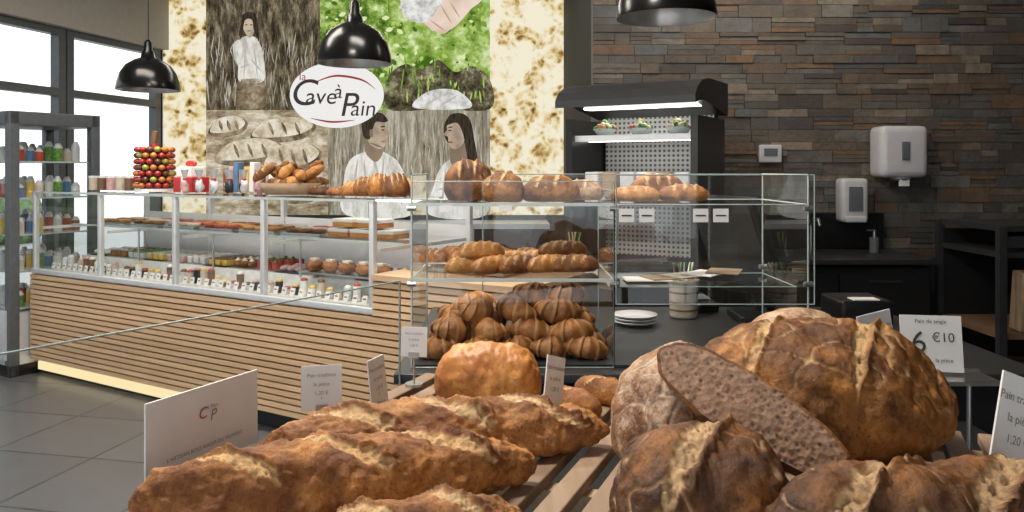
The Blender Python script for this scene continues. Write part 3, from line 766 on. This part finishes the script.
# ------------------------------------------------------------------ service counter and glass case
b = B('service_counter')
b.box((.62, 2.93, .44), (1.9, 1.12, .84), M_blackm); b.box((.62, 2.93, .883), (1.94, 1.16, .03), M_dark, bev=.005)
b.finish()
X0, X1, XM = -.305, .90, .31; Y0, Y1 = 2.42, 2.86; ZB = .90; Z1, Z2, ZTOP = 1.165, 1.395, 1.485
g = B('glass_display_case')
def pane(pts, edge=True, m=None, r=.002):
    g.quad(pts, M_glass)
    if edge:
        for a, c_ in zip(pts, pts[1:] + pts[:1]): g.cyl(a, c_, r, m or M_edge, seg=6, caps=False)
pane([(X0, Y0, ZB), (XM, Y0, ZB), (XM, Y0, ZTOP - .02), (X0, Y0, ZTOP - .02)], True)
pane([(X0, Y0, ZB), (X0, Y1, ZB), (X0, Y1, ZTOP), (X0, Y0, ZTOP)], True, M_edge2, .003)
pane([(XM, Y0, ZB), (XM, Y1, ZB), (XM, Y1, ZTOP - .05), (XM, Y0, ZTOP - .05)])
pane([(X1, Y0, ZB), (X1, Y1, ZB), (X1, Y1, ZTOP), (X1, Y0, ZTOP)], True, M_edge2, .003)
pane([(XM, Y0 - .05, 1.1), (X1, Y0 - .05, 1.1), (X1, Y0 - .05, ZTOP), (XM, Y0 - .05, ZTOP)])
for z in (Z1, Z2):
    pane([(X0, Y0, z), (X1 if z == Z2 else XM, Y0, z), (X1 if z == Z2 else XM, Y1, z), (X0, Y1, z)], True, M_edge2)
    g.box(((X0 + XM) / 2, Y0, z), (XM - X0, .004, .010), M_edge2)
pane([(XM, Y0 + .1, 1.13), (X1, Y0 + .1, 1.13), (X1, Y1, 1.13), (XM, Y1, 1.13)], True)
pane([(X0 + .2, Y1, ZB), (X1, Y1, ZB), (X1, Y1, ZTOP + .0), (X0 + .2, Y1, ZTOP + .0)], True)
for (x, y) in ((X0, Y0), (X0, Y1), (XM, Y1), (X1, Y1), (XM, Y0), (X1, Y0)):
    for z in (Z1, Z2): g.cyl((x - .013, y, z - .012), (x + .013, y, z - .012), .008, M_steel, seg=12)
g.box(((X0 + X1) / 2, (Y0 + Y1) / 2, ZB + .004), (X1 - X0, Y1 - Y0, .008), M_dark)
g.finish()
e = .004
sh = [('round_loaf', M_dkb, -.145, 2.66, Z2, .16, .15, .14, .3), ('round_loaf', M_camp, -.03, 2.54, Z2, .14, .12, .095, -.2),
      ('split_loaf', M_camp, .125, 2.56, Z2, .19, .11, .085, .15), ('split_loaf', M_flour, .235, 2.70, Z2, .15, .1, .07, .1)]
for i, (nm, m, x, y, z, L, W, H, ya) in enumerate(sh):
    place_bread(nm, m, (x, y, z + e), ya, bread_geo(L, W, H, i + 30, 70, 48, scores=(-.35, .25), k=.25, w=.12, crack=.7))
for i, (x, y, L, W, H, m) in enumerate([(.40, 2.58, .17, .11, .05, M_pgold), (.56, 2.60, .17, .11, .055, M_bag), (.50, 2.75, .2, .1, .09, M_bag2)]):
    place_bread('flat_bread', m, (x, y, Z2 + e), .1 * i, bread_geo(L, W, H, i + 40, 50, 36, scores=(-.4, 0, .4), k=.12, w=.09))
b = B('twisted_pastries')
for i, (x, y, z, ya) in enumerate([(-.14, 2.58, 0, .6), (-.06, 2.56, 0, .7), (.03, 2.58, 0, .6), (-.10, 2.60, .042, .5), (.12, 2.60, 0, .55), (.20, 2.6, 0, .1), (0.0, 2.72, 0, .4), (.1, 2.74, 0, .3), (.17, 2.66, .04, .2)]):
    b.geo(bread_geo(.17, .062, .056, i + 50, 60, 26, p=3, scores=(-.6, -.2, .2, .6), k=.35, w=.10), [M_pgold, M_croi, M_pbrown][i % 3], TR((x, y, Z1 + e + z), (0, 0, ya)))
b.finish()
b = B('croissant_pile')
cg = [croissant_geo(.036, .038, s) for s in range(4)]
def croi(x, y, z, ya, s=1, rx=0): b.geo(cg[rs.randrange(4)], M_croi, TR((x, y, z), (rx, rs.uniform(-.25, .25), ya), s))
for r in range(3):
    for i in range(5): croi(-.22 + i * .115 + rs.uniform(-.012, .012), 2.50 + r * .13, ZB + .012, rs.uniform(-1.0, 1.0))
for r in range(3):
    for i in range(4): croi(-.19 + i * .125 + rs.uniform(-.02, .02), 2.54 + r * .10, ZB + .056 + .01 * r, rs.uniform(-1.2, 1.2), 1.1, rs.uniform(-.4, .5))
for r in range(2):
    for i in range(3): croi(-.12 + i * .14 + rs.uniform(-.02, .02), 2.60 + r * .1, ZB + .112, rs.uniform(-1.2, 1.2), 1.15, rs.uniform(-.4, .6))
for i in range(2): croi(.08 + i * .10, 2.64, ZB + .155, rs.uniform(-1, 1), 1.15, .3)
b.finish()
b = B('order_papers')
for i in range(5): b.box((.45 + i * .07, 2.66 + .02 * i, 1.136 + .004 * i), (.15, .11, .003), [M_card, M_kraft, M_cream][i % 3], rot=(0, 0, .3 * i))
b.finish()
b = B('stacked_plates')
for i in range(3): b.lathe([(.001, 0), (.05, 0), (.085, .012), (.085, .016), (.05, .006), (.001, .006)], (.48, 3.1, .901 + i * .012), M_plast, 32)
b.finish()
b = B('shelf_labels')
for x in (.34, .40, .56, .62): b.box((x, Y0 - .056, Z2 - .03), (.045, .002, .04), M_card); b.box((x, Y0 - .0575, Z2 - .03), (.03, .001, .004), M_ink)
for x in (-.2, -.02): b.box((x, Y0 - .004, Z2 - .012), (.04, .002, .018), M_card)
b.finish()

b = B('utensil_jar'); jx, jy = .70, 3.25
b.lathe([(.001, 0), (.05, 0), (.056, .01), (.058, .13), (.064, .14), (.064, .155), (.054, .155), (.052, .02), (.001, .02)], (jx, jy, .90), M_cream, 32)
for z in (.03, .06, .10): b.lathe([(.0585, 0), (.0605, .004), (.0585, .008)], (jx, jy, .90 + z), M_creamd, 32)
for i in range(7): b.cyl((jx + rs.uniform(-.03, .03), jy + rs.uniform(-.03, .03), .93), (jx + rs.uniform(-.055, .055), jy + rs.uniform(-.04, .04), 1.12), .004, [M_steel, M_green, M_card][i % 3], seg=8)
b.finish()
b = B('cash_register_screen')
b.box((1.02, 3.2, .915), (.26, .22, .03), M_black, bev=.01); b.box((1.0, 3.24, 1.05), (.07, .05, .27), M_black, rot=(0, -.25, 0), bev=.01)
b.box((.90, 3.18, 1.20), (.045, .34, .42), M_black, rot=(0, -.42, .55), bev=.01)
b.box((.876, 3.17, 1.205), (.012, .30, .36), M_dark, rot=(0, -.42, .55))
b.finish()
b = B('card_reader'); b.box((.80, 3.40, .935), (.10, .16, .04), M_black, rot=(.2, 0, .3), bev=.01); b.box((.80, 3.395, .958), (.07, .06, .006), M_grayp, rot=(.2, 0, .3)); b.finish()
b = B('receipt_printer'); b.box((1.36, 3.15, .95), (.2, .22, .10), M_black, bev=.015); b.box((1.36, 3.08, 1.002), (.1, .06, .004), M_card); b.finish()
b = B('straw_cup'); v3 = cl(4.08, .70, .962)
b.lathe([(.001, 0), (.035, 0), (.045, .11), (.042, .11), (.033, .01), (.001, .01)], v3, M_black, 24)
for i in range(9): b.cyl((v3[0] + rs.uniform(-.02, .02), v3[1] + rs.uniform(-.02, .02), v3[2] + .02), (v3[0] + rs.uniform(-.05, .05), v3[1] + rs.uniform(-.05, .05), v3[2] + .2), .004, [M_green, M_black, M_kraft][i % 3], seg=8)
b.finish()

# ------------------------------------------------------------------ right side
b = B('sink_counter')
b.box((1.94, 5.04, .46), (1.10, .62, .92), M_blackm); b.box((1.94, 5.03, .955), (1.13, .66, .03), M_dark, bev=.004)
b.box((1.94, 5.345, 1.09), (1.10, .02, .24), M_black)
for i in range(2): b.box((1.67 + i * .54, 4.725, .48), (.53, .02, .8), M_blackm, bev=.004); b.box((1.67 + i * .54, 4.71, .84), (.2, .012, .012), M_dark)
b.tube([(1.97, 5.25, .97), (1.97, 5.25, 1.14), (1.97, 5.20, 1.18), (1.97, 5.12, 1.18), (1.97, 5.10, 1.14)], .012, M_steel)
b.finish()
b = B('coffee_machine')
b.box((1.08, 5.22, .66), (.44, .26, 1.32), M_black, bev=.02); b.box((1.08, 5.08, 1.15), (.34, .02, .2), M_dark)
b.finish()
b = B('soap_pump_bottle'); b.cyl((2.32, 5.1, .971), (2.32, 5.1, 1.07), .03, M_grayp); b.cyl((2.32, 5.1, 1.07), (2.32, 5.1, 1.11), .01, M_steel); b.box((2.30, 5.1, 1.115), (.06, .015, .01), M_steel); b.finish()
b = B('paper_towel_dispenser')
b.box((2.56, 5.28, 1.62), (.31, .2, .34), M_plast, bev=.045); b.box((2.56, 5.175, 1.625), (.05, .01, .12), M_grayp, bev=.004)
b.lathe([(.001, 0), (.06, .0), (.075, .02), (.001, .03)], (2.56, 5.25, 1.43), M_grayp, 24); b.box((2.56, 5.20, 1.42), (.06, .02, .05), M_card)
b.finish()
b = B('soap_dispenser'); b.box((2.26, 5.30, 1.30), (.18, .12, .29), M_plast, bev=.03); b.box((2.26, 5.235, 1.31), (.09, .01, .16), M_grayp, bev=.004); b.box((2.26, 5.24, 1.175), (.14, .04, .04), M_plast, bev=.01); b.finish()
b = B('wall_thermostat'); b.box((1.74, 5.37, 1.61), (.15, .03, .12), M_plast, bev=.008); b.box((1.74, 5.352, 1.62), (.09, .004, .05), M_grayp); b.finish()
b = B('bread_slicer_rack')
for x in (2.58, 3.5):
    for y in (4.2, 4.8): b.box((x, y, .60), (.04, .04, 1.20), M_dark)
for z in (.18, .62, 1.05, 1.19): b.box((3.04, 4.5, z), (.92, .6, .03), M_dark if z > 1 else M_slatb)
b.box((3.04, 4.79, .6), (.9, .02, 1.1), M_blackm); b.box((3.04, 4.2, 1.12), (.9, .02, .06), M_dark)
for i in range(5): b.box((2.75 + i * .14, 4.26, .80), (.11, .10, .32), [M_kraft, M_plast, M_cream][i % 3], rot=(.1, 0, 0), bev=.01)
b.box((2.95, 4.5, .3), (.6, .45, .2), M_rack, bev=.01)
b.finish()

# ------------------------------------------------------------------ bread stand in the foreground
b = B('bread_display_stand')
poly = [(-.335, 2.30), (-1.02, 1.18), (-.9, .55), (1.3, .45), (1.3, 2.28)]
n = len(poly)
b.add([(x, y, 0) for x, y in poly] + [(x, y, .78) for x, y in poly], [tuple(range(n)), tuple(range(n, 2 * n))] + [(i, (i + 1) % n, (i + 1) % n + n, i + n) for i in range(n)], M_blackm)
d = Vector((.38, .925, 0)).normalized(); pv = Vector((d.y, -d.x, 0)); ry = math.atan2(-d.x, d.y)
ZS = 1.06; pp = -.83
while pp < .40:
    cpt = pv * (pp + .017) + d * 1.09
    b.box((cpt.x, cpt.y, ZS - .009), (.034, .88, .018), M_rack, rot=(0, 0, ry), cut=rs.random() * .8, bev=.003)
    pp += .058
for dd in (.70, 1.09, 1.48):
    cpt = pv * (-.20) + d * dd; b.box((cpt.x, cpt.y, ZS - .034), (1.24, .03, .03), M_rack, rot=(0, 0, ry))
for pq in (-.76, .36):
    for dd in (.70, 1.48):
        cpt = pv * pq + d * dd; b.box((cpt.x, cpt.y, (.78 + ZS - .04) / 2), (.03, .03, ZS - .04 - .78), M_rack)
b.finish()
b = B('glass_guard')
A = (-.33, 2.34); A2 = (-1.16, 1.0)
b.quad([(A[0], A[1], .5), (A2[0], A2[1], .5), (A2[0], A2[1], 1.174), (A[0], A[1], 1.174)], M_glass)
b.cyl((A[0], A[1], 1.174), (A2[0], A2[1], 1.174), .0022, M_edge, seg=6)
b.cyl((A[0], A[1], .5), (A[0], A[1], 1.174), .003, M_edge, seg=6)
b.finish()

def xb(name, mat, x0, y0, x1, y1, z0, W, H, seed, **kw):
    L = math.hypot(x1 - x0, y1 - y0); return place_bread(name, mat, ((x0 + x1) / 2, (y0 + y1) / 2, z0), math.atan2(y1 - y0, x1 - x0), bread_geo(L, W, H, seed, **kw))
HR = dict(nu=280, nv=140)
xb('baguette', M_bag, -.475, .98, .035, 1.12, ZS, .105, .088, 1, p=2.6, q=.6, amp=.10, scores=(-.62, -.1, .42), k=-.33, w=.10, **HR)
xb('baguette', M_bag2, -.385, 1.17, .155, 1.27, ZS, .115, .088, 2, p=2.6, q=.6, amp=.10, scores=(-.55, -.02, .5), k=-.34, w=.105, **HR)
xb('baguette', M_bag2, -.24, .84, .02, .93, ZS, .10, .075, 3, p=2.6, q=.6, amp=.10, scores=(-.4, .3), k=-.33, w=.1, **HR)
xb('sandwich_loaf', M_brio, -.145, 1.52, .055, 1.50, ZS, .12, .112, 4, p=3.2, q=.45, amp=.08, scores=(), nu=120, nv=70)
xb('bread_roll', M_bag, .063, 1.49, .155, 1.40, ZS, .055, .046, 6, p=3, scores=(0,), k=.5, w=.12, nu=60, nv=40)
xb('bread_roll', M_bag, .125, 1.56, .22, 1.47, ZS, .055, .046, 8, p=3, scores=(0,), k=.5, w=.12, nu=60, nv=40)
place_bread('country_loaf', M_camp, (.495, 1.31, ZS), -.1, bread_geo(.42, .34, .195, 11, 320, 220, p=2.2, amp=.06, scores=(-.35, .38), k=.3, w=.07, crack=.75, f=1.2, ridge=.5))
place_bread('country_loaf', M_flour, (.245, 1.21, ZS), 1.1, bread_geo(.25, .17, .175, 12, 180, 130, p=2.4, amp=.05, scores=(.1,), k=.4, w=.10, crack=.6, ridge=.4))
place_bread('country_loaf', M_dkb, (.222, .93, ZS), .15, bread_geo(.215, .19, .145, 13, 220, 150, p=2.5, amp=.065, scores=(0,), k=.7, w=.24, crack=.8, ridge=.8))
place_bread('country_loaf', M_dkb, (.435, .825, ZS), .12, bread_geo(.40, .17, .14, 14, 260, 150, p=2.5, amp=.075, scores=(-.3, .45), k=.5, w=.12, crack=.5, ridge=.9))
place_bread('country_loaf', M_flour, (.57, 1.60, ZS), .2, bread_geo(.26, .18, .16, 15, 100, 70, amp=.05, crack=.6))
# halved loaf showing its crumb
L, Wf, T = .275, .098, .12
V, F, C = [], [], []
nu, nv = 90, 50
for i in range(nv + 1):
    t = (pi / 2) * i / nv
    for j in range(nu):
        a = 2 * pi * j / nu
        rr = cos(t) if i < nv else .002
        x = L / 2 * rr * abs(cos(a)) ** .8 * (1 if cos(a) > 0 else -1); y = Wf / 2 * rr * sin(a) * (1 if sin(a) > 0 else .8); z = T * sin(t)
        nn = 1 + .09 * noise.fractal(Vector((x, y, z)) * 20, 1, 2, 3)
        V.append((x * nn, y * nn, z * nn)); C.append(.6 * sstep(.12, 0, abs(noise.noise(Vector((x, y, z)) * 18))) * (1 if i > 3 else 0))
for i in range(nv):
    for j in range(nu):
        b_ = (j + 1) % nu; F.append((i * nu + j, i * nu + b_, (i + 1) * nu + b_, (i + 1) * nu + j))
b = B('halved_loaf'); b.geo((V, F, C), M_camp)
rim = V[:nu]
cv = [(v_[0] * .965, v_[1] * .90, -.002) for v_ in rim]
b.add(cv, [tuple(range(nu))], M_crumb)
b.add(rim + cv, [(j, (j + 1) % nu, (j + 1) % nu + nu, j + nu) for j in range(nu)], M_dkb)
lx = Vector((.215, -.13, -.125)).normalized(); nz = Vector((-.38, -.70, .42)); nz = (nz - nz.dot(lx) * lx).normalized()
zz = -nz; yy = zz.cross(lx).normalized()
Mx = Matrix((lx, yy, zz)).transposed()
b.finish(loc=(.308, 1.04, 1.194), rot=Mx.to_euler())

# ------------------------------------------------------------------ cards
price_card('price_card', (-.325, 1.36, ZS), .25, .068, .075, .12, .03)
price_card('price_card', (-.235, 1.42, ZS), 1.25, .06, .085, .12, .02)
price_card('price_card', (-.20, 1.62, ZS), -.15, .055, .06, .1, .06)
price_card('price_card', (.068, 1.36, ZS), .9, .055, .09, .1, .03, tilt=.3)
price_card('price_card', (.835, 1.58, 1.10), -.15, .115, .11, .15, 0, big=[('6', .06, -.024, .055), ('€10', .026, .022, .066), ('Pain de seigle', .011, 0, .098), ('la pièce', .011, .022, .022)])
price_card('price_card', (.715, 1.535, 1.10), .45, .09, .125, .1, 0, lines=3, tilt=-.1)
b = B('card_rail'); b.box((.80, 1.62, 1.085), (.30, .012, .02), M_steel); b.cyl((.93, 1.62, .782), (.93, 1.62, 1.085), .005, M_steel); b.cyl((.68, 1.62, .782), (.68, 1.62, 1.085), .005, M_steel)
b.box((.80, 1.575, 1.09), (.28, .10, .008), M_steel); b.finish()
price_card('price_card', (.60, .96, 1.125), .35, .08, .125, .1, .0, tilt=.35)
b = B('menu_card_stand')
yaw = math.atan2(.2, .096)
b.box((0, 0, 1.117), (.215, .003, .117), M_card)
T = lambda x, z: Matrix.Translation((x, -.003, z)) @ Euler((pi / 2, 0, 0)).to_matrix().to_4x4()
b.text('C', .024, T(-.008, 1.135), M_inkr, shear=.2); b.text('P', .024, T(.012, 1.128), M_inkg, shear=.2); b.text('ave à Pain', .009, T(.005, 1.142), M_inkg)
b.text('L’ARTISAN BOULANGER DU MOMENT', .0085, T(0, 1.085), M_inkg)
b.box((0, .003, 1.0), (.03, .003, .15), M_edge2); b.cyl((0, .004, .79), (0, .004, .96), .005, M_edge2); b.cyl((0, .004, .781), (0, .004, .79), .04, M_edge2, seg=24)
b.finish(loc=(-.462, 1.20, 0), rz=yaw)

# ------------------------------------------------------------------ light
w = bpy.data.worlds.new('overcast_sky'); scene.world = w; w.use_nodes = True
bg = w.node_tree.nodes['Background']; bg.inputs[0].default_value = (.94, .97, 1, 1); bg.inputs[1].default_value = 1.9
def area(name, loc, sx, sy, e, col=(1, .92, .82), rot=(0, 0, 0)):
    l = bpy.data.lights.new(name, 'AREA'); l.shape = 'RECTANGLE'; l.size = sx; l.size_y = sy; l.energy = e; l.color = col
    o = bpy.data.objects.new(name, l); o.location = loc; o.rotation_euler = rot; COL.objects.link(o)
area('fill_light_bread', (-.6, 1.7, 3.3), .6, .3, 76)  # added fill above the bread stand, no fixture modelled
area('fill_light_case', (-.4, 3.2, 3.3), 1.0, .4, 44)  # added fill over the glass case, not a fixture of the shop
area('fill_light_counter', (-2.2, 4.2, 3.3), 1.6, .6, 66)  # extra lamp added to brighten the refrigerated counter
area('fill_light_rear', (-1.2, 6.8, 3.3), 2.4, .5, 28)  # fill added for the back of the room, without a fixture
area('stone_wall_washer', (1.7, 4.55, 3.3), 1.4, .15, 16, (1, .9, .78), (radians(28), 0, 0))

# ------------------------------------------------------------------ camera
cam = bpy.data.cameras.new('camera'); cam.sensor_width = 36; cam.lens = 28.0; cam.shift_y = -86 / 1024; cam.clip_start = .05
co = bpy.data.objects.new('camera', cam); co.location = (0, 0, 1.5); co.rotation_euler = (pi / 2, 0, 0); COL.objects.link(co)
scene.camera = co
scene.view_settings.view_transform = 'Standard'
scene.view_settings.look = 'None'
try: scene.cycles.transparent_max_bounces = 24
except Exception: pass
